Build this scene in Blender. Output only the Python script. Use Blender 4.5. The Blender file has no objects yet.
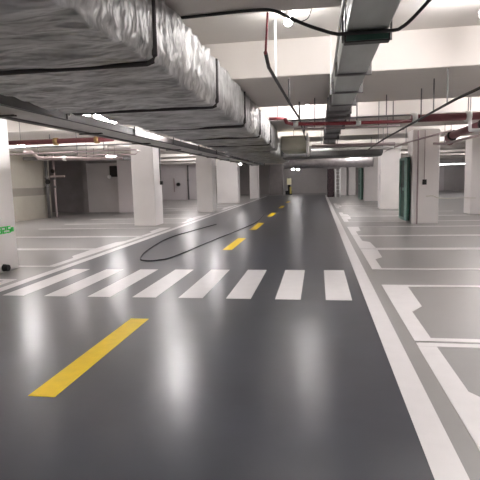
import bpy, bmesh, math, random
from mathutils import Vector, Matrix, noise
random.seed(4)
C = bpy.context.scene.collection
PI = math.pi

# ------------------------------------------------------------ materials
def mat(name, col, rough=.6, metal=0, bump=0, bscale=20, bdist=.02, bdet=4, var=0, vscale=3, spec=.5, stretch=(1, 1, 1), coat=0, rvar=0):
    m = bpy.data.materials.new(name); m.use_nodes = True
    nt = m.node_tree; b = nt.nodes['Principled BSDF']
    b.inputs['Base Color'].default_value = (*col, 1)
    b.inputs['Roughness'].default_value = rough
    b.inputs['Metallic'].default_value = metal
    b.inputs['Specular IOR Level'].default_value = spec
    b.inputs['Coat Weight'].default_value = coat
    tc = nt.nodes.new('ShaderNodeTexCoord'); mp = nt.nodes.new('ShaderNodeMapping')
    geo = nt.nodes.new('ShaderNodeNewGeometry')
    mp.inputs['Scale'].default_value = stretch
    nt.links.new(geo.outputs['Position'], mp.inputs['Vector'])
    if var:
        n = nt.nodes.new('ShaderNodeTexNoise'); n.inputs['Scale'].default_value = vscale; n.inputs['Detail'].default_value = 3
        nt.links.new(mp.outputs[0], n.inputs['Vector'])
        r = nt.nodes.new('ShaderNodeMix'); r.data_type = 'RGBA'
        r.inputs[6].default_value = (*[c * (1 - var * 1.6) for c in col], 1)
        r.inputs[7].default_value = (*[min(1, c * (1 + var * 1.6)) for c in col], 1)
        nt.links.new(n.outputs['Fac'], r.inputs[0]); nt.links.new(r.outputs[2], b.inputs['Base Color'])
        if rvar:
            mr = nt.nodes.new('ShaderNodeMapRange'); mr.inputs[3].default_value = rough - rvar * 1.6; mr.inputs[4].default_value = rough + rvar * 1.6
            mr.clamp = False; mr.inputs[1].default_value = 0; mr.inputs[2].default_value = 1
            nt.links.new(n.outputs['Fac'], mr.inputs[0]); nt.links.new(mr.outputs[0], b.inputs['Roughness'])
    if bump:
        n2 = nt.nodes.new('ShaderNodeTexNoise'); n2.inputs['Scale'].default_value = bscale; n2.inputs['Detail'].default_value = bdet
        nt.links.new(mp.outputs[0], n2.inputs['Vector'])
        bp = nt.nodes.new('ShaderNodeBump'); bp.inputs['Strength'].default_value = bump; bp.inputs['Distance'].default_value = bdist
        nt.links.new(n2.outputs['Fac'], bp.inputs['Height']); nt.links.new(bp.outputs[0], b.inputs['Normal'])
    return m
def emit(name, col, s):
    m = bpy.data.materials.new(name); m.use_nodes = True
    b = m.node_tree.nodes['Principled BSDF']
    b.inputs['Base Color'].default_value = (.9, .9, .9, 1)
    b.inputs['Emission Color'].default_value = (*col, 1); b.inputs['Emission Strength'].default_value = s
    return m

M = dict(
    aisle=mat('dark_epoxy', (.049, .052, .063), .285, var=.25, vscale=1.3, rvar=.006, spec=.5, bump=.03, bscale=4),
    bay=mat('grey_epoxy', (.27, .262, .255), .325, var=.08, vscale=1.2, rvar=.025),
    white_line=mat('white_line', (.72, .70, .70), .34, var=.04, vscale=6),
    yellow_line=mat('yellow_line', (.86, .60, .002), .45, var=.08, vscale=10, spec=.3),
    ceil=mat('painted_ceiling', (.66, .63, .595), .85, var=.03, vscale=1.5),
    beam=mat('painted_beam', (.72, .68, .64), .85, var=.03, vscale=1.2),
    column=mat('white_plaster', (.86, .83, .815), .6, var=.03, vscale=2, bump=.05, bscale=8),
    beige=mat('beige_wall', (.36, .335, .285), .7, var=.08, vscale=1.5),
    beige_dk=mat('grey_wall_band', (.22, .205, .18), .7, var=.06, vscale=2),
    wall=mat('grey_wall', (.52, .49, .485), .75, var=.08, vscale=1),
    walldk=mat('dark_grey_wall', (.25, .225, .222), .75, var=.22, vscale=1.2),
    wallpale=mat('pale_wall', (.66, .62, .63), .7, var=.04, vscale=1),
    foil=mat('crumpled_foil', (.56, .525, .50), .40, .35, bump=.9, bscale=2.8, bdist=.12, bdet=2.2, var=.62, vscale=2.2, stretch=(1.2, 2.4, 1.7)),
    cream=mat('cream_wrap', (.62, .60, .50), .5, .15, bump=.5, bscale=9, var=.1, vscale=4),
    strap=mat('black_seam', (.045, .04, .04), .6),
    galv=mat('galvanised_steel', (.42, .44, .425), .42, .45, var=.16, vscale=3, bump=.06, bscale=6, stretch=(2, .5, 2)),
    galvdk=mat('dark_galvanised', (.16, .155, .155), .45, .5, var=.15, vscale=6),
    foilround=mat('silver_foil', (.42, .40, .41), .35, .6, bump=.7, bscale=7, var=.2, vscale=5),
    trayd=mat('dark_tray_steel', (.022, .018, .017), .5, .3, var=.2, vscale=8),
    trayd2=mat('brown_grey_steel', (.16, .145, .14), .6, .2, var=.2, vscale=5),
    tray=mat('grey_tray_steel', (.62, .61, .59), .6, 0, var=.1, vscale=5),
    black=mat('black_rubber', (.012, .012, .013), .5),
    red=mat('red_pipe_paint', (.27, .035, .045), .4, var=.12, vscale=6),
    dred=mat('dull_maroon_pipe_paint', (.20, .06, .07), .4, .1, var=.2, vscale=6),
    pink=mat('grey_primer_pipe', (.42, .34, .34), .45, .2, var=.1, vscale=6),
    whitep=mat('white_plastic', (.8, .8, .79), .4),
    green=mat('dark_green_paint', (.004, .05, .032), .4, var=.1, vscale=5),
    greenl=mat('pale_green_paint', (.25, .40, .35), .45, var=.1, vscale=6),
    gsign=mat('bright_green_sign', (.06, .72, .13), .5),
    brass=mat('brass_coupling', (.42, .27, .12), .4, .5),
    yel=mat('yellow_panel', (.85, .72, .20), .5), pale=mat('pale_cream_panel', (.85, .80, .55), .5),
    brown=mat('dark_brown_cloth', (.05, .03, .035), .8, var=.5, vscale=7),
    lamp=emit('lamp_glow', (1, .955, .955), 64), bulb=emit('bulb_glow', (1, .97, .95), 90),
    lampmid=emit('mid_lamp_glow', (1, .97, .97), 22),
    lampfar=emit('far_lamp_glow', (1, .97, .98), 3),
)

# ------------------------------------------------------------ mesh helpers
def NB(): return bmesh.new()
def box(bm, x0, x1, y0, y1, z0, z1, bev=0):
    r = bmesh.ops.create_cube(bm, size=1)
    bmesh.ops.scale(bm, vec=(x1 - x0, y1 - y0, z1 - z0), verts=r['verts'])
    bmesh.ops.translate(bm, vec=((x0 + x1) / 2, (y0 + y1) / 2, (z0 + z1) / 2), verts=r['verts'])
    if bev:
        es = list({e for v in r['verts'] for e in v.link_edges})
        bmesh.ops.bevel(bm, geom=es, offset=bev, segments=2, affect='EDGES', profile=.5)
    return bm
def tube(bm, pts, r, n=12):
    pts = [Vector(p) for p in pts]; rings = []
    for i, p in enumerate(pts):
        if i == 0: d = pts[1] - p
        elif i == len(pts) - 1: d = p - pts[-2]
        else: d = (pts[i + 1] - p).normalized() + (p - pts[i - 1]).normalized()
        d.normalize()
        a = Vector((0, 0, 1)) if abs(d.z) < .9 else Vector((1, 0, 0))
        u = d.cross(a).normalized(); v = d.cross(u).normalized()
        rr = r[i] if isinstance(r, (list, tuple)) else r
        rings.append([bm.verts.new(p + (u * math.cos(2 * PI * k / n) + v * math.sin(2 * PI * k / n)) * rr) for k in range(n)])
    for A, B in zip(rings, rings[1:]):
        for k in range(n): bm.faces.new((A[k], A[(k + 1) % n], B[(k + 1) % n], B[k]))
    bm.faces.new(rings[0][::-1]); bm.faces.new(rings[-1])
    return bm
def smooth_path(P, n=6):
    P = [Vector(p) for p in P]; out = []
    Q = [P[0] * 2 - P[1]] + P + [P[-1] * 2 - P[-2]]
    for i in range(1, len(Q) - 2):
        a, b, c, d = Q[i - 1:i + 3]
        for k in range(n):
            t = k / n
            out.append(.5 * ((2 * b) + (c - a) * t + (2 * a - 5 * b + 4 * c - d) * t * t + (3 * b - a - 3 * c + d) * t ** 3))
    out.append(P[-1]); return out
def slab(bm, poly, z0, z1):
    a = [bm.verts.new((x, y, z0)) for x, y in poly]; b = [bm.verts.new((x, y, z1)) for x, y in poly]
    n = len(poly)
    bm.faces.new(b); bm.faces.new(a[::-1])
    for i in range(n): bm.faces.new((a[i], a[(i + 1) % n], b[(i + 1) % n], b[i]))
    return bm
def obj(name, bm, m, parent=None, label=None, smooth=False, origin=True):
    bmesh.ops.recalc_face_normals(bm, faces=bm.faces)
    off = Vector((0, 0, 0))
    if parent is None and origin and len(bm.verts):
        xs = [v.co for v in bm.verts]
        off = Vector(((min(c.x for c in xs) + max(c.x for c in xs)) / 2, (min(c.y for c in xs) + max(c.y for c in xs)) / 2, min(c.z for c in xs)))
        bmesh.ops.translate(bm, vec=-off, verts=bm.verts)
    elif parent is not None:
        bmesh.ops.translate(bm, vec=-Vector(parent['_o']), verts=bm.verts)
    me = bpy.data.meshes.new(name); bm.to_mesh(me); bm.free()
    if smooth:
        for p in me.polygons: p.use_smooth = True
    ms = m if isinstance(m, (list, tuple)) else [m]
    for q in ms: me.materials.append(M[q])
    o = bpy.data.objects.new(name, me); C.objects.link(o)
    o.location = off
    if parent is not None:
        o.parent = parent; o['_o'] = parent['_o']
    else: o['_o'] = list(off)
    if label: o['label'] = label
    return o
def thing(name, label, cat, loc, group=None):
    o = bpy.data.objects.new(name, None); C.objects.link(o); o.location = loc; o.empty_display_size = .2
    o['_o'] = list(loc); o['label'] = label; o['category'] = cat
    if group: o['group'] = group
    return o
def tag(o, label, cat, group=None):
    o['label'] = label; o['category'] = cat
    if group: o['group'] = group
    return o
def struct(name, bm, m, parent=None, label=None):
    o = obj(name, bm, m, parent, label)
    if parent is None: o['kind'] = 'structure'
    return o
def dup(root, loc, label=None, group=None):
    r = root.copy(); C.objects.link(r); r.location = loc
    if label: r['label'] = label
    if group: r['group'] = group
    for ch in list(root.children):
        c = ch.copy(); C.objects.link(c); c.parent = r
        for g in list(ch.children):
            d = g.copy(); C.objects.link(d); d.parent = c
    return r

ZB, ZC = 3.1, 3.63          # beam soffit, ceiling

# ------------------------------------------------------------ floor and paint
floor = struct('floor', box(NB(), -16, 16, -4, 56, -.1, 0), 'bay')
obj('aisle_coating', box(NB(), -4.80, .62, -4, 47, -.02, .002), 'aisle', floor, 'dark grey glossy coating of the driving aisle')
def paint(name, polys, m='white_line', label=None, z=.005):
    bm = NB()
    for p in polys: slab(bm, p, 0, z)
    return obj(name, bm, m, floor, label)
R = lambda x0, x1, y0, y1: [(x0, y0), (x1, y0), (x1, y1), (x0, y1)]
paint('edge_line', [R(.60, .78, -4, 46)], label='white line along the right edge of the aisle')
paint('edge_line', [R(-4.97, -4.79, -4, 46)], label='white line along the left edge of the aisle')
for i in range(8):
    x = .09 - (7 - i) * .670
    if i < 7 or True:
        x1 = x + .34
        paint('crosswalk_stripe', [R(x, x1, 6.36, 8.47)], label='white crosswalk stripe')
for y0, y1 in ((3.24, 5.33), (10.96, 13.2), (15.4, 17.9), (21, 23.3), (27, 29.3), (33, 35)):
    paint('centre_dash', [R(-2.2, -1.98, y0, y1)], 'yellow_line', 'yellow dash on the aisle centre')
def mark(x, s, y0, y1, flip):
    """one bay marking: open-backed box with a stepped front band. s = +1 to the right of the aisle"""
    L = y1 - y0
    f = (lambda v: y1 - v) if flip else (lambda v: y0 + v)
    X = lambda v: x + s * v
    P = lambda l: [(X(a), f(b)) for a, b in l]
    band = P([(0, 0), (.17, 0), (.17, 1.08), (.33, 1.33), (.36, L), (0, L)])
    thin = P([(.0, L - .11), (5.0, L - .11), (5.0, L), (.0, L)])
    near = P([(0, 0), (5.0, 0), (5.0, .10), (0, .10)])
    return [band, thin, near]
def bay(x, s, y0, y1, flip=False):
    polys = mark(x, s, y0, y1, flip)
    bm = NB()
    slab(bm, polys[0], 0, .005); slab(bm, polys[1], 0, .0056); slab(bm, polys[2], 0, .0062)
    obj('bay_marking', bm, 'white_line', floor, 'white outline of a parking bay')
for y0, y1, fl in ((2.2, 4.73, True), (4.78, 7.33, False), (8.58, 11.05, False), (11.10, 13.57, True), (13.6, 16.1, False), (17.9, 20.4, False), (20.45, 22.9, True), (25.9, 28.4, False), (28.4, 30.9, True)):
    bay(.92, 1, y0, y1, fl)
for y0, y1, fl in ((6.0, 7.5, True), (8.7, 11.1, False), (11.15, 13.75, True), (13.8, 16.4, False), (18.2, 20.6, False), (20.65, 23.2, True), (26, 28.5, False), (28.5, 31, True)):
    bay(-5.12, -1, y0, y1, fl)

# ------------------------------------------------------------ ceiling and walls
BEAMS = ((-3.9, -.8), (1.9, 4.62), (7.43, 10.4), (12.8, 15.95), (18.3, 20.6), (23.6, 26), (28.8, 31.5), (34.5, 37), (40, 43), (46, 49))
ceiling = struct('ceiling', box(NB(), -16, 16, -4, 56, ZC, ZC + .2), 'ceil')
for y0, y1 in ((-3.9, -.8), (1.9, 4.62), (7.43, 10.4), (12.8, 15.95), (18.3, 20.6), (23.6, 26), (28.8, 31.5), (34.5, 37), (40, 43), (46, 49)):
    obj('beam', box(NB(), -15.9, 15.9, y0, y1, ZB, ZC + .01, .02), 'beam', ceiling)
wl = struct('wall_left', box(NB(), -13.5, -13.2, -4, 22.6, 0, ZB), 'beige')
obj('wall_band', box(NB(), -13.21, -13.19, -4, 22.6, 1.12, 1.48), 'beige_dk', wl, 'darker grey stripe across the beige wall')
struct('wall_left_recess', box(NB(), -15.9, -10.9, 26.3, 26.6, 0, ZB), 'walldk')
struct('wall_left_niche', box(NB(), -12.75, -10.75, 25.7, 26.25, 0, 2.72), 'wall')
obj_corner = tag(obj('pilaster', box(NB(), -13.05, -12.76, 25.7, 26.25, 0, ZB), 'walldk'), 'dark narrow pilaster at the back left beside the grey wall with a lamp', 'pilaster')
struct('wall_left_end', box(NB(), -10.74, -9.2, 25.2, 26.25, 0, ZB), 'wallpale')
struct('wall_left_far', box(NB(), -15.9, -9.0, 42.0, 42.3, 0, ZB), 'wallpale')
struct('wall_back', box(NB(), -15.9, 15.9, 53.3, 53.6, 0, ZC), 'wall')
struct('wall_outer_left', box(NB(), -16, -15.8, -4, 56, 0, ZC), 'wall')
struct('wall_right', box(NB(), 15.8, 16, -4, 56, 0, ZC), 'wallpale')
struct('wall_front', box(NB(), -16, 16, -4.2, -4, 0, ZC), 'wallpale')

# ------------------------------------------------------------ columns
def column(x0, x1, y0, y1, label, ztop=ZB, m='column'):
    return tag(obj('column', box(NB(), x0, x1, y0, y1, 0, ztop, .03), m), label, 'column')
colL = column(-6.63, -5.78, 7.72, 8.57, 'white square column at the left edge of the photo with a green label on it')
column(-6.78, -5.93, 17.2, 18.1, 'broad white column beyond the left bays, second from the camera on the left side')
column(-6.22, -5.36, 24.6, 25.5, 'brightly lit white column in the middle of the left row, bright front face')
column(-6.9, -5.42, 33.0, 33.9, 'wide pale greenish column behind the brightly lit left column')
column(-5.72, -5.0, 41.0, 41.8, 'white column farthest down the left row, beside the far grey wall')
column(-5.0, -3.6, 50.5, 51.3, 'dark grey column at the far end of the aisle left of the yellow object', ZB, 'walldk')
colR = column(3.05, 3.91, 16.85, 17.7, 'white column on the right with a small black switch box and a green steel door beside it')
column(2.98, 3.95, 24.7, 25.6, 'white column on the right standing next behind the one with the black switch box')
column(2.98, 3.9, 33.3, 34.1, 'pale column farthest back in the right row beside the narrow green door')
column(6.0, 7.0, 20.7, 21.6, 'broad white column cut by the right edge of the photo')
column(1.98, 2.5, 45.0, 45.6, 'narrow white column far back on the right, just right of the white ladder')
column(2.7, 3.3, 45.0, 45.6, 'narrow white column far back on the right, just left of the narrow green door')

# details on the columns
for k, (dx, w) in enumerate(((-.16, .09), (-.04, .10), (.08, .07))):
    pass
bm = NB(); x0, x1 = -5.782, -5.766
def strokes(bm, y, h, segs, z=.72, w=.10, x0=-5.782, x1=-5.766):
    # seven-stroke figures: a top, b/c right, d bottom, e/f left, g middle
    k = .022
    S = dict(a=(0, w, h - k, h), d=(0, w, 0, k), g=(0, w, h / 2 - k / 2, h / 2 + k / 2), b=(w - k, w, h / 2, h), c=(w - k, w, 0, h / 2), e=(0, k, 0, h / 2), f=(0, k, h / 2, h))
    for q in segs: a_, b_, c_, d_ = S[q]; box(bm, x0, x1, y + a_, y + b_, z + c_, z + d_)
strokes(bm, 8.02, .13, 'abcdefg'); strokes(bm, 8.15, .13, 'abged'); strokes(bm, 8.28, .13, 'afgcd'); box(bm, x0, x1, 8.40, 8.47, .735, .82)
tag(obj('number_label', bm, 'gsign'), 'bright green stencilled number on the left edge column', 'label')
tag(obj('floor_plug', tube(NB(), [(-5.785, 8.1, .09), (-5.68, 8.1, .09)], [.07, .06], 16), 'black'), 'small round black plug fitting low on the left edge column', 'plug')
t = thing('switch_box', 'small black switch box with its conduit on the front of the right column', 'switch', (3.44, 16.84, 1.35))
obj('box_body', box(NB(), 3.38, 3.50, 16.76, 16.85, 1.30, 1.47, .01), 'black', t)
obj('conduit', tube(NB(), [(3.43, 16.81, 1.46), (3.43, 16.81, 3.05)], .014, 8), 'pink', t)
tag(obj('downpipe', tube(NB(), [(3.22, 16.8, 0), (3.22, 16.8, 3.05)], .025, 10), 'pink'), 'thin grey pipe running down the front left of the switch-box column', 'pipe')
tag(obj('wall_cable', tube(NB(), smooth_path([(3.5, 16.82, .92), (3.7, 16.80, .93), (3.88, 16.82, .86), (4.3, 17.2, .82), (5.2, 19.2, .74), (6.1, 20.65, .66), (7.0, 20.66, .64)]), .012, 6), 'cream'), 'thin pale cable strung between the switch-box column and the right edge column', 'cable')
t = thing('switch_box', 'small dark switch on a pipe at the right corner of the broad left column', 'switch', (-5.9, 17.9, 1.55))
obj('box_body', box(NB(), -5.93, -5.84, 17.85, 17.98, 1.5, 1.64, .01), 'trayd', t)
obj('conduit', tube(NB(), [(-5.905, 17.9, 1.6), (-5.905, 17.9, ZB)], .03, 8), 'galvdk', t)

# ------------------------------------------------------------ green doors
def green_door(x0, x1, y0, y1, z0, z1, label):
    t = thing('steel_door', label, 'door', ((x0 + x1) / 2, y0, z0))
    obj('leaf', box(NB(), x0, x1, y0 + .02, y1, z0, z1, .015), 'green', t)
    bm = NB(); w = .06
    xa = x0 - .05
    box(bm, xa, x0 + .03, y0 - .02, y0 + .05, z0 + .02, z1 - .02); box(bm, xa, x0 + .0, y1 - .08, y1 + .02, z0 + .02, z1 - .02)
    box(bm, xa, x0 + .0, y0, y1, z1 - .1, z1 - .01); box(bm, xa, x0 + .0, y0, y1, z0 + .02, z0 + .1)
    box(bm, xa, x0 + .0, y0, y1, (z0 + z1) / 2 - .05, (z0 + z1) / 2 + .05)
    obj('leaf_frame', bm, 'greenl', t, 'pale green frame of the leaf')
    obj('handle', tube(NB(), [(x0 - .09, y0 + .3, 1.0), (x0 - .09, y0 + .3, 1.35)], .015, 8), 'galvdk', t)
    obj('hinge', box(NB(), x1, x1 + .04, y1 - .2, y1 - .05, z1 - .5, z1 - .35), 'galvdk', t)
    obj('hinge', box(NB(), x1, x1 + .04, y1 - .2, y1 - .05, z0 + .3, z0 + .45), 'galvdk', t)
green_door(2.87, 3.0, 16.9, 17.95, .1, 2.22, 'dark green steel door leaf standing open against the switch-box column')
green_door(2.8, 2.95, 33.4, 34.9, .1, 2.2, 'narrow dark green steel door far back beside the pale right column')

# ------------------------------------------------------------ main insulated duct
def crumple_box(x0, x1, y0, y1, z0, z1, step=.07, amp=.03, seams=()):
    bm = NB()
    def grid(o, u, v, nu, nv):
        g = [[bm.verts.new(o + u * (i / nu) + v * (j / nv)) for j in range(nv + 1)] for i in range(nu + 1)]
        for i in range(nu):
            for j in range(nv): bm.faces.new((g[i][j], g[i + 1][j], g[i + 1][j + 1], g[i][j + 1]))
    dx, dy, dz = x1 - x0, y1 - y0, z1 - z0
    n = lambda d: max(1, int(round(d / step)))
    X, Y, Z = Vector((dx, 0, 0)), Vector((0, dy, 0)), Vector((0, 0, dz)); O = Vector((x0, y0, z0))
    grid(O, X, Y, n(dx), n(dy)); grid(O + Z, X, Y, n(dx), n(dy))
    grid(O, Y, Z, n(dy), n(dz)); grid(O + X, Y, Z, n(dy), n(dz))
    grid(O, X, Z, n(dx), n(dz)); grid(O + Y, X, Z, n(dx), n(dz))
    bmesh.ops.remove_doubles(bm, verts=bm.verts, dist=.001)
    cx, cz = (x0 + x1) / 2, (z0 + z1) / 2
    for v in bm.verts:
        p = v.co.copy()
        a = noise.noise(Vector((p.x * 1.1, p.y * 4.2, p.z * 3))) * 1.0 + noise.noise(Vector((p.x * 3.5 + 9, p.y * 9, p.z * 7))) * .55
        b = noise.noise(Vector((p.x * 2 + 31, p.y * 6, p.z * 2.5)))
        k = amp
        sag = 0
        for s in seams:
            d = abs(p.y - s)
            if d < .25: k *= .35 + .65 * d / .25; sag = max(sag, (1 - d / .25) * .02)
        if p.z < cz: v.co.z += a * k + sag
        else: v.co.z += a * k * .3
        v.co.x += (a * .4 + b * .5) * k * (1 if p.x > cx else -1) * (abs(p.x - cx) > dx / 2 - .01)
        if p.x > cx + dx / 2 - .2 and p.z < z0 + .08 and abs(p.x - cx) > dx / 2 - .01:   # rounded lower edge
            v.co.x -= .02
    c = .06
    for v in bm.verts:
        ux = v.co.x - (x1 - c); uz = (z0 + c) - v.co.z
        if ux > 0 and uz > 0:
            m = max(ux, uz); l = math.hypot(ux, uz)
            v.co.x = x1 - c + ux / l * m; v.co.z = z0 + c - uz / l * m
    return bm
DX0, DX1, DZ0, DZ1 = -3.06, -1.20, 2.48, 3.04
D = thing('insulated_duct', 'huge foil-wrapped insulated ventilation duct hanging over the left half of the aisle', 'duct', ((DX0 + DX1) / 2, -2, DZ0))
seams = [-.8, 1.4, 3.62, 5.9, 8.15, 10.3, 12.6]
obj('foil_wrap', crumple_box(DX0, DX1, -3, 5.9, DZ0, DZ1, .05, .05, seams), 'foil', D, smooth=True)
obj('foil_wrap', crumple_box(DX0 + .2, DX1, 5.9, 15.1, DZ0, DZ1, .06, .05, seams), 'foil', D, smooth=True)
for s in seams:
    bm = NB(); e = .012; w = .022; DX0 = -3.06 if s < 6 else -2.86
    pts = [(DX0 - e, DZ1), (DX0 - e, DZ0 + .03), (DX0 + .03, DZ0 + .006), (DX1 - .06, DZ0 + .004), (DX1 - .014, DZ0 + .018), (DX1 + .002, DZ0 + .06), (DX1 + .004, DZ1)]
    tube(bm, [(x, s, z) for x, z in pts], .022, 8)
    obj('seam_strap', bm, 'strap', D, 'black strap round the duct')
    for x in (DX0 - .05, DX1 + .05):
        zt = ZB if any(a < s < b for a, b in ((1.9, 4.62), (7.43, 10.4), (12.8, 15.95), (-3.9, -.8))) else ZC
        if x < -2: obj('hanger_rod', tube(NB(), [(x, s, DZ0 - .02), (x, s, zt)], .008, 6), 'galvdk', D)
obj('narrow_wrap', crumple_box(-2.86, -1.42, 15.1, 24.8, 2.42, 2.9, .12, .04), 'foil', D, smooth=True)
t = thing('duct_branch', 'cream wrapped duct box turning off at the far end of the foil duct', 'duct', (-.8, 15.2, 2.45))
obj('hanger_rod', tube(NB(), [(-.75, 15.5, 2.88), (-.75, 15.5, ZB)], .01, 6), 'galvdk', t)
obj('wrap', crumple_box(-1.14, -.36, 15.16, 17.4, 2.47, 2.90, .08, .018), 'cream', t, smooth=True)
obj('flange', box(NB(), -.36, -.30, 15.1, 17.4, 2.36, 2.96), 'whitep', t, 'pale end flange')
t = thing('cross_duct', 'dark grey rectangular duct crossing above the aisle in front of the foil pipe', 'duct', (.5, 19.4, 2.37))
obj('duct_body', crumple_box(-1.34, 2.35, 18.75, 20.2, 2.37, 2.80, .12, .015), 'galvdk', t, smooth=True)
for x in (-.9, 2.0): obj('hanger_rod', tube(NB(), [(x, 19.4, 2.78), (x, 19.4, ZB)], .012, 6), 'galvdk', t)
bm = NB(); P = []; Rr = []
for i in range(40):
    P.append((-1.9 + i * .125, 27.8, 2.44)); Rr.append(.27 + .03 * (i % 2) + random.uniform(-.012, .012))
tube(bm, P, Rr, 20)
t = thing('foil_pipe', 'round silver foil pipe crossing the aisle far back, ribbed and shiny', 'duct', (.5, 27.8, 2.15))
obj('pipe_run', bm, 'foilround', t, smooth=True)
for x in (-1.5, .5, 2.6): obj('hanger_rod', tube(NB(), [(x, 27.8, 2.65), (x, 27.8, ZC)], .012, 6), 'galvdk', t)

# ------------------------------------------------------------ galvanised duct on the right of the aisle
G = thing('galvanised_duct', 'narrow grey galvanised duct running away overhead right of the aisle centre', 'duct', (.4, 0, 2.75))
obj('duct_body', box(NB(), .235, .565, -2, 4.30, 2.78, 3.02, .01), 'galv', G)
obj('duct_body', box(NB(), .225, .56, 4.30, 8.4, 2.79, 3.02, .01), 'galv', G)
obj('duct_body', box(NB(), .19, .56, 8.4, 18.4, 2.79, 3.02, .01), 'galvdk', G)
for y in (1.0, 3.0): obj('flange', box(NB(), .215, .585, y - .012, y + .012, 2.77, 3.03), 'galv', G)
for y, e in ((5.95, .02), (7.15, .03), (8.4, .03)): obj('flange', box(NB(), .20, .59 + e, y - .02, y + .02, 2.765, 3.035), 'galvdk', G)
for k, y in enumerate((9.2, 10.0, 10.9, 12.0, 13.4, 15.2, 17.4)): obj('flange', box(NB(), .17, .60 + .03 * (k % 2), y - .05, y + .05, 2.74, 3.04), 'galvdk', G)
obj('lit_edge_strip', tube(NB(), [(.20, 1, 2.93), (.20, 7.1, 2.93)], .014, 8), 'whitep', G, 'thin white strip imitating light along the duct edge')  # white tube stands in for light on the left side of the duct
H = obj('hanger_bracket', box(NB(), .215, .58, 4.22, 4.32, 2.69, 2.778, .008), 'trayd', G, 'dark green-black cross bracket under the duct')
obj('bracket_face', box(NB(), .23, .565, 4.21, 4.222, 2.70, 2.755), 'green', H)
for x in (.205, .59): obj('hanger_rod', tube(NB(), [(x, 4.27, 2.7), (x, 4.27, ZB)], .009, 6), 'galvdk', G)
obj('hanger_rod', tube(NB(), [(.18, 7.15, 2.76), (.18, 7.15, ZC)], .011, 6), 'whitep', G)
for y in (10.9, 17.4):
    for x in (.11, .66): obj('hanger_rod', tube(NB(), [(x, y, 2.74), (x, y, ZC if y < 12 else ZC)], .01, 6), 'galvdk', G)

# black hose over the bracket
tag(obj('black_hose', tube(NB(), smooth_path([(-1.95, 4.55, 3.08), (-1.1, 4.5, 3.08), (-.55, 4.46, 3.08), (-.37, 4.46, 3.06), (-.24, 4.38, 2.97), (-.08, 4.3, 2.87), (.04, 4.22, 2.80), (.14, 4.19, 2.758), (.22, 4.185, 2.75), (.58, 4.185, 2.75), (.66, 4.185, 2.77), (.74, 4.18, 2.83), (.88, 4.18, 2.97), (.98, 4.18, 3.05), (1.3, 4.25, 3.075), (2.2, 4.2, 3.075)]), .014, 8), 'black'), 'black hose draped over the galvanised duct from the nearest beam', 'hose')

# ------------------------------------------------------------ cable tray on the left
T = thing('cable_tray', 'long dark cable tray running along the left of the foil duct', 'cable tray', (-3.6, 3, 2.5))
obj('side_rail', box(NB(), -3.33, -3.26, 1, 30, 2.45, 2.56), 'trayd', T)
obj('side_rail', box(NB(), -3.97, -3.86, 1, 30, 2.45, 2.50), 'trayd2', T, 'grey-brown far rail')
obj('tray_bed', box(NB(), -3.86, -3.33, 1, 30, 2.47, 2.48), 'tray', T, 'light grey tray bottom')
for k in range(12):
    y = 3.1 + k * 2.4
    obj('cross_bar', box(NB(), -4.0, -3.6, y - .03, y + .03, 2.43, 2.45), 'trayd', T)
for k in range(12):
    y = 3.7 + k * 2.4
    zt = ZB if any(a < y < b for a, b in ((1.9, 4.62), (7.43, 10.4), (12.8, 15.95), (18.3, 20.6), (23.6, 26), (28.8, 31.5))) else ZC
    obj('hanger_rod', tube(NB(), [(-3.25, y, 2.45), (-3.25, y, zt)], .013, 6), 'trayd', T)

# ------------------------------------------------------------ pipes
def pipe(name, pts, r, m, label, group=None, clamps=(), cm='whitep', rods=(), n=12):
    t = thing(name, label, 'pipe', pts[0], group)
    obj('pipe_run', tube(NB(), pts, r, n), m, t, smooth=True)
    for i, (x, y, z) in enumerate(clamps):
        d = (Vector(pts[-1]) - Vector(pts[0])).normalized() * .05; c = Vector((x, y, z))
        obj('coupling', tube(NB(), [c - d, c + d], r * 1.45, n), cm, t, smooth=True)
    rods = list(rods)
    if not rods and name != 'riser_pipe':
        a, b = Vector(pts[0]), Vector(pts[-1])
        for k in (.2, .8):
            q = a.lerp(b, k)
            if len(pts) > 2: q = min((Vector(p) for p in pts), key=lambda p: (p - q).length)
            rods.append((q.x, q.y, q.z, ZB + .02 if any(u < q.y < v for u, v in BEAMS) else ZC + .02))
    for x, y, z, zt in rods: obj('hanger_rod', tube(NB(), [(x, y, z), (x, y, zt)], .011, 6), 'galvdk', t)
    return t
pipe('sprinkler_pipe', [(-1.15, 11.8, 3.03), (-.80, 11.86, 3.03)], .035, 'red', 'short red pipe stub just right of the foil duct', rods=[(-.95, 11.83, 2.985, ZC)])
def near(pts, z, z0):
    k = (z - 1.6) / (z0 - 1.6); return [(x * k, y * k, 1.6 + (zz - 1.6) * k) for x, y, zz in pts]
pipe('sprinkler_pipe', [(-.62, 9.6, 2.74), (-.61, 9.8, 2.70), (-.5, 9.97, 2.685), (.56, 10.3, 2.69), (1.86, 10.5, 2.70)], .036, 'red', 'long red sprinkler pipe crossing above the aisle under the beams', clamps=[(-.45, 9.99, 2.685), (.80, 10.34, 2.69)], rods=[(.78, 10.33, 2.7, ZB), (1.5, 10.42, 2.7, ZC)])
pipe('drain_pipe', [(1.88, 10.62, 2.76), (4.6, 10.75, 2.77)], .075, 'dred', 'thick maroon pipe running off at the right edge above the switch-box column', clamps=[(1.95, 10.62, 2.76), (3.0, 10.68, 2.765)], rods=[(3.0, 10.68, 2.8, ZC)])
pipe('water_pipe', near([(-.6, 11.5, 2.93), (2.05, 11.6, 2.95)], 2.70, 2.93), .017, 'galvdk', 'thin dark pipe just above the long red sprinkler pipe')
pipe('water_pipe', near([(-.6, 12.55, 2.84), (2.0, 12.65, 2.83)], 2.68, 2.84), .018, 'pink', 'thin grey-pink pipe just below the long red sprinkler pipe')
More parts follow.
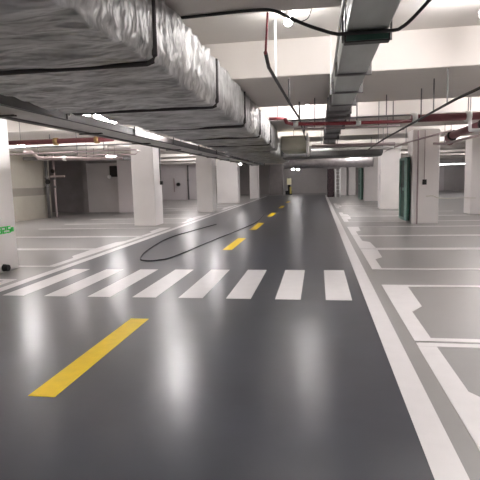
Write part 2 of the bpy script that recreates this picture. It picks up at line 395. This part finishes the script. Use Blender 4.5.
pipe('water_pipe', [(-.2, 16.0, 2.62), (2.4, 16.2, 2.62)], .05, 'pink', 'grey-pink pipe crossing behind the red sprinkler pipe')
pipe('water_pipe', [(-.25, 17.9, 2.6), (2.9, 18.1, 2.62)], .045, 'whitep', 'white pipe crossing in front of the dark cross duct')
pipe('drain_pipe', [(4.12, 16.5, 2.62), (4.0, 16.2, 2.74), (3.97, 15.8, 2.77), (3.93, 12.6, 2.78), (3.9, 11.0, 2.79)], .11, 'dred', 'thick maroon pipe running toward the camera beside the switch-box column', clamps=[(3.97, 15.6, 2.77), (3.93, 12.6, 2.78)], cm='trayd')
pipe('water_pipe', [(3.5, 15.9, 2.56), (3.72, 15.5, 2.52), (3.85, 12.6, 2.53), (3.9, 10, 2.56)], .035, 'pink', 'pale pipe running beneath the thick maroon pipe at the right edge')
t = thing('pipe_elbow', 'white plastic pipe elbow below the maroon pipe at the right edge', 'pipe', (3.2, 10.95, 2.6))
obj('elbow', tube(NB(), smooth_path([(3.12, 10.95, 2.86), (3.12, 10.95, 2.55), (3.17, 10.95, 2.51), (3.5, 10.95, 2.51)]), .035, 12), 'whitep', t, smooth=True)
obj('hanger_rod', tube(NB(), [(3.12, 10.95, 2.85), (3.12, 10.95, ZC)], .01, 6), 'galvdk', t)
# conduit running away along the aisle, left of the galvanised duct
t = thing('steel_conduit', 'dark slanting conduit running away under the beams left of the galvanised duct', 'conduit', (-.6, 7, 3.0))
obj('conduit_run', tube(NB(), [(-.49, 4.80, 2.80), (-.50, 5.2, 2.75), (-.43, 7.59, 2.75), (-.36, 9.6, 2.76), (-.36, 15.0, 2.76)], .019, 8), 'trayd', t)
obj('riser', tube(NB(), [(-.49, 4.80, 2.78), (-.46, 4.80, 3.2)], .011, 8), 'red', t, 'thin red riser on the back of the nearest beam')
obj('clip', box(NB(), -.50, -.44, 4.62, 4.83, 3.18, 3.21), 'galvdk', t)
for y, x in ((7.62, -.43), (9.9, -.36), (13.5, -.36)): obj('hanger_rod', tube(NB(), [(x, y, 2.75), (x, y, 3.12)], .016, 8), 'galvdk', t)
tag(obj('white_conduit', tube(NB(), [(-.54, 6.55, 2.89), (-.54, 6.55, 3.64)], .016, 8), 'whitep'), 'thin white conduit hanging from the ceiling beside the glowing lamp', 'conduit')
pipe('steel_conduit', [(1.95, 5.2, 2.60), (1.82, 7, 2.60), (1.78, 9, 2.59), (1.70, 13.7, 2.57), (1.75, 18, 2.56)], .019, 'trayd', 'dark straight conduit hung on rods overhead at right, running back past the red pipe', clamps=[(1.76, 10.8, 2.585)], cm='galvdk', rods=[(1.82, 7.5, 2.6, 3.12), (1.80, 8.25, 2.6, 3.12), (1.78, 9.1, 2.6, 3.12), (1.74, 13.0, 2.58, 3.12)])
pipe('steel_conduit', [(3.0, 11.9, 2.6), (2.7, 16, 2.62), (2.6, 23, 2.6)], .025, 'pink', 'pale pink conduit below the dark one beside the switch-box column')

# left group of pipes
pipe('sprinkler_pipe', [(-8.6, 10.7, 2.60), (-5.0, 10.9, 2.62), (-4.70, 10.9, 2.63)], .06, 'dred', 'maroon sprinkler pipe above the left bays just right of the left edge column', clamps=[(-6.1, 10.84, 2.61), (-5.1, 10.9, 2.62)], cm='brass', rods=[(-6.25, 10.83, 2.6, 2.78), (-4.95, 10.9, 2.45, 2.62)])
pipe('water_pipe', [(-9, 11.6, 2.57), (-4.3, 12.0, 2.58)], .018, 'galvdk', 'thin dark pipe running just below the maroon pipe on the left', rods=[(-5.4, 11.9, 2.45, 2.75)])
pipe('water_pipe', [(-9, 13.0, 2.5), (-6.4, 13.2, 2.52), (-5.1, 13.3, 2.53), (-4.95, 13.3, 2.48), (-5.1, 13.3, 2.40), (-6.8, 13.2, 2.42)], .02, 'pink', 'looped grey pipe left of the broad white left column')
pipe('drain_pipe', [(-10.5, 16.4, 2.80), (-10.2, 16.4, 2.78), (-9.95, 16.4, 2.56), (-8.2, 16.6, 2.5), (-6.9, 16.7, 2.48)], .06, 'pink', 'bent grey drain pipe above the left bays in front of the beige wall', clamps=[(-9.0, 16.5, 2.53)], cm='whitep')
pipe('drain_pipe', [(-12.6, 19.6, 2.75), (-7.2, 20.2, 2.62)], .08, 'galvdk', 'dark pipe crossing in front of the beige left wall below the ceiling', rods=[(-9.5, 19.9, 2.7, 3.1)])
for x, r, m, l in ((-13.0, .07, 'galvdk', 'dark vertical riser pipe at the corner of the beige wall, left one'), (-12.75, .05, 'pink', 'pale vertical riser pipe at the corner of the beige wall, right one')):
    pipe('riser_pipe', [(x, 22.0 + (x + 13), 0), (x, 22.0 + (x + 13), 3.05)], r, m, l, clamps=[(x, 22.0 + (x + 13), 1.9), (x, 22.0 + (x + 13), 1.5)], cm='galvdk')
t = thing('valve', 'valve handwheel with stub pipe on the risers beside the beige wall', 'valve', (-12.6, 22.2, 2.0))
obj('stub', tube(NB(), [(-12.9, 22.05, 2.0), (-12.1, 22.05, 2.0)], .05, 10), 'pink', t)
obj('handwheel', tube(NB(), [(-12.9, 21.92, 1.75), (-12.9, 21.86, 1.75)], .12, 16), 'trayd', t)
obj('handwheel', tube(NB(), [(-12.7, 22.1, 2.25), (-12.7, 22.04, 2.25)], .1, 16), 'trayd', t)
# far left wall fittings
for i, (x, z, l) in enumerate(((-11.95, 1.75, 'left'), (-11.45, 1.9, 'right'))): pass
t = thing('wall_valve', 'small black valve on the pale far wall left of the brightly lit column', 'valve', (-12.2, 41.9, 1.3))
obj('valve_pipe', tube(NB(), [(-12.6, 41.9, .7), (-12.6, 41.9, 1.9)], .05, 8), 'pink', t)
obj('valve_body', tube(NB(), [(-12.2, 41.95, 1.35), (-12.2, 41.7, 1.35)], .16, 10), 'trayd', t)
pipe('riser_pipe', [(-11.3, 41.85, 0), (-11.3, 41.85, 3.0)], .06, 'galvdk', 'grey riser pipe on the pale far wall left of the brightly lit column', clamps=[(-11.3, 41.85, 1.7)], cm='galvdk')

# niche lamp on the grey wall
t = thing('wall_lamp', 'small round wall lamp on a black box on the grey wall at back left', 'lamp', (-11.3, 25.6, 2.0))
obj('back_box', box(NB(), -11.35, -10.95, 25.6, 25.7, 1.95, 2.55), 'trayd', t)
bm = NB(); bmesh.ops.create_uvsphere(bm, u_segments=16, v_segments=10, radius=.11); bmesh.ops.translate(bm, vec=(-11.35, 25.5, 1.95), verts=bm.verts)
obj('lamp_globe', bm, 'whitep', t, smooth=True)

# ------------------------------------------------------------ lamps
def tube_lamp(x, y, z, L, label, axis='y', m='lamp', zt=ZC, group=None, w=.05):
    t = thing('tube_light', label, 'lamp', (x, y, z), group)
    if axis == 'y':
        a, b = (x, y - L / 2, z), (x, y + L / 2, z); hb = (x - w, x + w, y - L / 2, y + L / 2)
    else:
        a, b = (x - L / 2, y, z), (x + L / 2, y, z); hb = (x - L / 2, x + L / 2, y - w, y + w)
    obj('diffuser', tube(NB(), [a, b], w * .72, 12), m, t, smooth=True)
    obj('housing', box(NB(), *hb, z + w * .75, z + w * 1.4), 'whitep', t)
    ends = [(x, y - L * .35), (x, y + L * .35)] if axis == 'y' else [(x - L * .35, y), (x + L * .35, y)]
    for p in ends: obj('hanger', tube(NB(), [(p[0], p[1], z + w * 1.4), (p[0], p[1], zt)], .006, 6), 'galvdk', t)
    return t
# bulb lamp in the nearest ceiling bay
t = thing('bulb_lamp', 'glowing round lamp on the ceiling bay beyond the nearest beam', 'lamp', (-.345, 6.3, 3.5))
bm = NB(); bmesh.ops.create_uvsphere(bm, u_segments=20, v_segments=12, radius=.05); bmesh.ops.translate(bm, vec=(-.345, 6.1, 3.46), verts=bm.verts)
obj('bulb', bm, 'bulb', t, smooth=True)
obj('holder', tube(NB(), [(-.345, 6.1, 3.52), (-.345, 6.1, ZC)], .04, 12), 'whitep', t)
obj('flex', tube(NB(), smooth_path([(-.36, 6.1, 3.5), (-.25, 6.0, 3.42), (-.1, 5.9, 3.43), (-.05, 5.9, 3.62)]), .006, 6), 'black', t)

tube_lamp(-.25, 12.0, 3.40, .8, 'tube lamp hidden behind the second beam over the aisle')
tube_lamp(-.8, 17.0, 3.4, .9, 'tube lamp above the cream duct branch')
tube_lamp(-3.09, 10.0, 2.66, .9, 'tube lamp between foil duct and cable tray, farther one', zt=ZB)
tube_lamp(-3.45, 6.75, 2.65, .75, 'tube lamp above the cable tray beside the foil duct, nearest one', zt=ZC, w=.04)
tube_lamp(-3.45, 7.75, 2.65, .75, 'tube lamp above the cable tray beside the foil duct, second one', zt=ZB, w=.04)
tube_lamp(-4.25, 13.4, 2.75, .9, 'tube lamp left of the cable tray beyond the broad white left column', zt=ZB)
tube_lamp(-4.25, 19.4, 2.65, .9, 'tube lamp left of the cable tray lighting the bright left column', zt=ZB)
tube_lamp(-4.9, 31.0, 2.6, .6, 'tube lamp far down the left row of columns', zt=ZB)
tube_lamp(-7.9, 11.9, 2.66, .9, 'tube lamp over the left bays behind the left edge column')
tube_lamp(-8.3, 19.0, 2.66, .9, 'tube lamp over the left bays in front of the recess', zt=ZB)
tube_lamp(-12.2, 16.9, 3.45, 1.2, 'tube lamp near the beige left wall')
tube_lamp(-9.3, 17.0, 3.5, 1.2, 'tube lamp over the left bays behind the bent drain pipe')
tube_lamp(-9.0, 33.2, 3.3, 1.2, 'tube lamp over the far left bays')
tube_lamp(-9.0, 38.5, 3.3, 1.2, 'added fill lamp before the pale far left wall')  # fill lamp, added to brighten the far left end
for x, y, l in ((4.9, 5.6, 'tube lamp over the nearest right bays'), (4.6, 11.6, 'tube lamp over the right bays before the switch-box column'),
                (5.6, 17.2, 'tube lamp over the right bays beside the switch-box column'), (6.5, 22.4, 'tube lamp behind the right edge column'),
                (2.0, 27.4, 'tube lamp right of the aisle before the foil pipe'), (6.5, 33.0, 'tube lamp over the far right bays'),
                (6.5, 44.3, 'added fill lamp near the back wall on the right'), (2.4, 39.0, 'fill lamp added to brighten the narrow white far columns'), (.9, 21.9, 'fill lamp added over the dark cross duct to brighten the foil pipe'), (-8, 44.5, 'added fill lamp near the back wall on the left'), (-7.5, 27.4, 'tube lamp over left bays beyond the bright column'), (12, 38.5, 'added fill lamp at far right'),  # fill lamps here are added to brighten the far columns and foil pipe
                (-3.2, .3, 'added fill lamp behind the camera on the left'), (3.5, .3, 'added fill lamp behind the camera on the right'), (-9, 5.9, 'added unseen fill lamp over the nearest left bays'),  # unseen fill lamps, added to light column fronts and the duct underside
                (11, 12, 'added fill lamp over bays outside the right edge'), (-.5, -2.6 + 2.2, 'added fill lamp behind the camera in the middle'), (-7.5, .3, 'added fill lamp behind the camera at far left'), (7.5, .3, 'added fill lamp behind the camera at far right'), (1.9, 5.7, 'added unseen fill lamp overhead right of the galvanised duct')):  # further fill lamps out of view, added for overall brightness
    tube_lamp(x, y, 3.42, 1.2, l)
tube_lamp(.14, 44.2, 2.62, .4, 'small bright lamp over the far aisle in front of the back wall', zt=ZC, m='lampmid')
tube_lamp(-2.5, 49.5, 2.55, .3, 'pair of bright lamps above the yellow stand, left one', axis='x', w=.08, m='lampmid')
tube_lamp(-2.0, 49.5, 2.5, .3, 'pair of bright lamps above the yellow stand, right one', axis='x', w=.08, m='lampmid')

# ------------------------------------------------------------ far objects
t = thing('warning_post', 'small yellow and black stand with a pale panel at the far end of the aisle', 'stand', (-3.0, 50.0, 0))
obj('post', box(NB(), -3.05, -2.8, 49.9, 50.2, .35, 1.7, .02), 'black', t)
obj('panel', box(NB(), -3.15, -2.7, 49.8, 49.9, 1.0, 1.65, .02), 'pale', t)
obj('base', box(NB(), -3.3, -2.65, 49.75, 50.3, 0, .4, .03), 'black', t)
obj('stripe', box(NB(), -2.85, -2.68, 49.7, 49.75, .1, .8), 'yel', t)
t = thing('ladder', 'white stepladder at the far right end of the aisle beside dark hanging cloth', 'ladder', (1.6, 41, 0))
for x in (1.42, 1.78): obj('rail', tube(NB(), [(x, 41.2, 0), (x - .0, 41.5, 2.3)], .05, 8), 'whitep', t)
for k in range(7): obj('rung', box(NB(), 1.42, 1.78, 41.2 + k * .035, 41.3 + k * .035, .3 + k * .3, .36 + k * .3), 'whitep', t)
bm = crumple_box(.75, 1.3, 41.6, 42.1, 0.0, 2.35, .1, .05)
tag(obj('covered_stack', bm, 'brown', smooth=True), 'tall dark brown covered stack beside the white stepladder far down the aisle', 'stack')
tag(obj('door_panel', box(NB(), 11.9, 12.8, 53.15, 53.29, 0, 2.4), 'wallpale'), 'pale lilac door panel on the far right back wall', 'door')
tag(obj('door_panel', box(NB(), 12.82, 13.9, 53.15, 53.29, 0, 2.4), 'wall'), 'grey door panel on the far right back wall', 'door')
tube_lamp(12.9, 50.5, 2.62, 2.6, 'long strip lamp above the panels at far right', axis='x', m='lampfar', w=.07)

# black cable on the floor
tag(obj('floor_cable', tube(NB(), smooth_path([(-3.70, 17.4, .016), (-3.88, 16.1, .016), (-4.2, 13.4, .016), (-4.0, 11.0, .016), (-3.72, 9.7, .016), (-3.5, 9.38, .016), (-3.25, 9.45, .016), (-3.04, 10.0, .016), (-2.78, 12.8, .016), (-2.5, 15.4, .016), (-2.3, 18.3, .016), (-2.45, 22, .016)], 8), .014, 6), 'black'), 'black cable lying in a long loop on the dark aisle beyond the crosswalk', 'cable')

# ------------------------------------------------------------ camera, world, view
f, yaw, pit, rol = 486.2, 0.16139834, 0.12260795, -0.02517946
fwd0 = Vector((-math.sin(yaw), math.cos(yaw), 0)); r0 = Vector((math.cos(yaw), math.sin(yaw), 0)); up = Vector((0, 0, 1))
fwd = fwd0 * math.cos(pit) - up * math.sin(pit); u = up * math.cos(pit) + fwd0 * math.sin(pit)
r = r0 * math.cos(rol) + u * math.sin(rol); u2 = u * math.cos(rol) - r0 * math.sin(rol)
cam = bpy.data.cameras.new('camera'); co = bpy.data.objects.new('camera', cam); C.objects.link(co)
cam.sensor_width = 36; cam.lens = 36 * f / 480; cam.clip_start = .05; cam.clip_end = 200
mw = Matrix((r, u2, -fwd)).transposed().to_4x4(); mw.translation = Vector((0, 0, 1.6)); co.matrix_world = mw
bpy.context.scene.camera = co
w = bpy.data.worlds.new('world'); bpy.context.scene.world = w; w.use_nodes = True
w.node_tree.nodes['Background'].inputs[0].default_value = (.8, .8, .82, 1); w.node_tree.nodes['Background'].inputs[1].default_value = .3
sc = bpy.context.scene
sc.view_settings.view_transform = 'Standard'; sc.view_settings.look = 'None'; sc.view_settings.gamma = 1; sc.view_settings.exposure = 1.6
sc.cycles.use_denoising = True
sc.cycles.denoising_input_passes = 'RGB_ALBEDO_NORMAL'
sc.cycles.max_bounces = 10; sc.cycles.diffuse_bounces = 6
for o in bpy.data.objects:
    if '_o' in o: del o['_o']
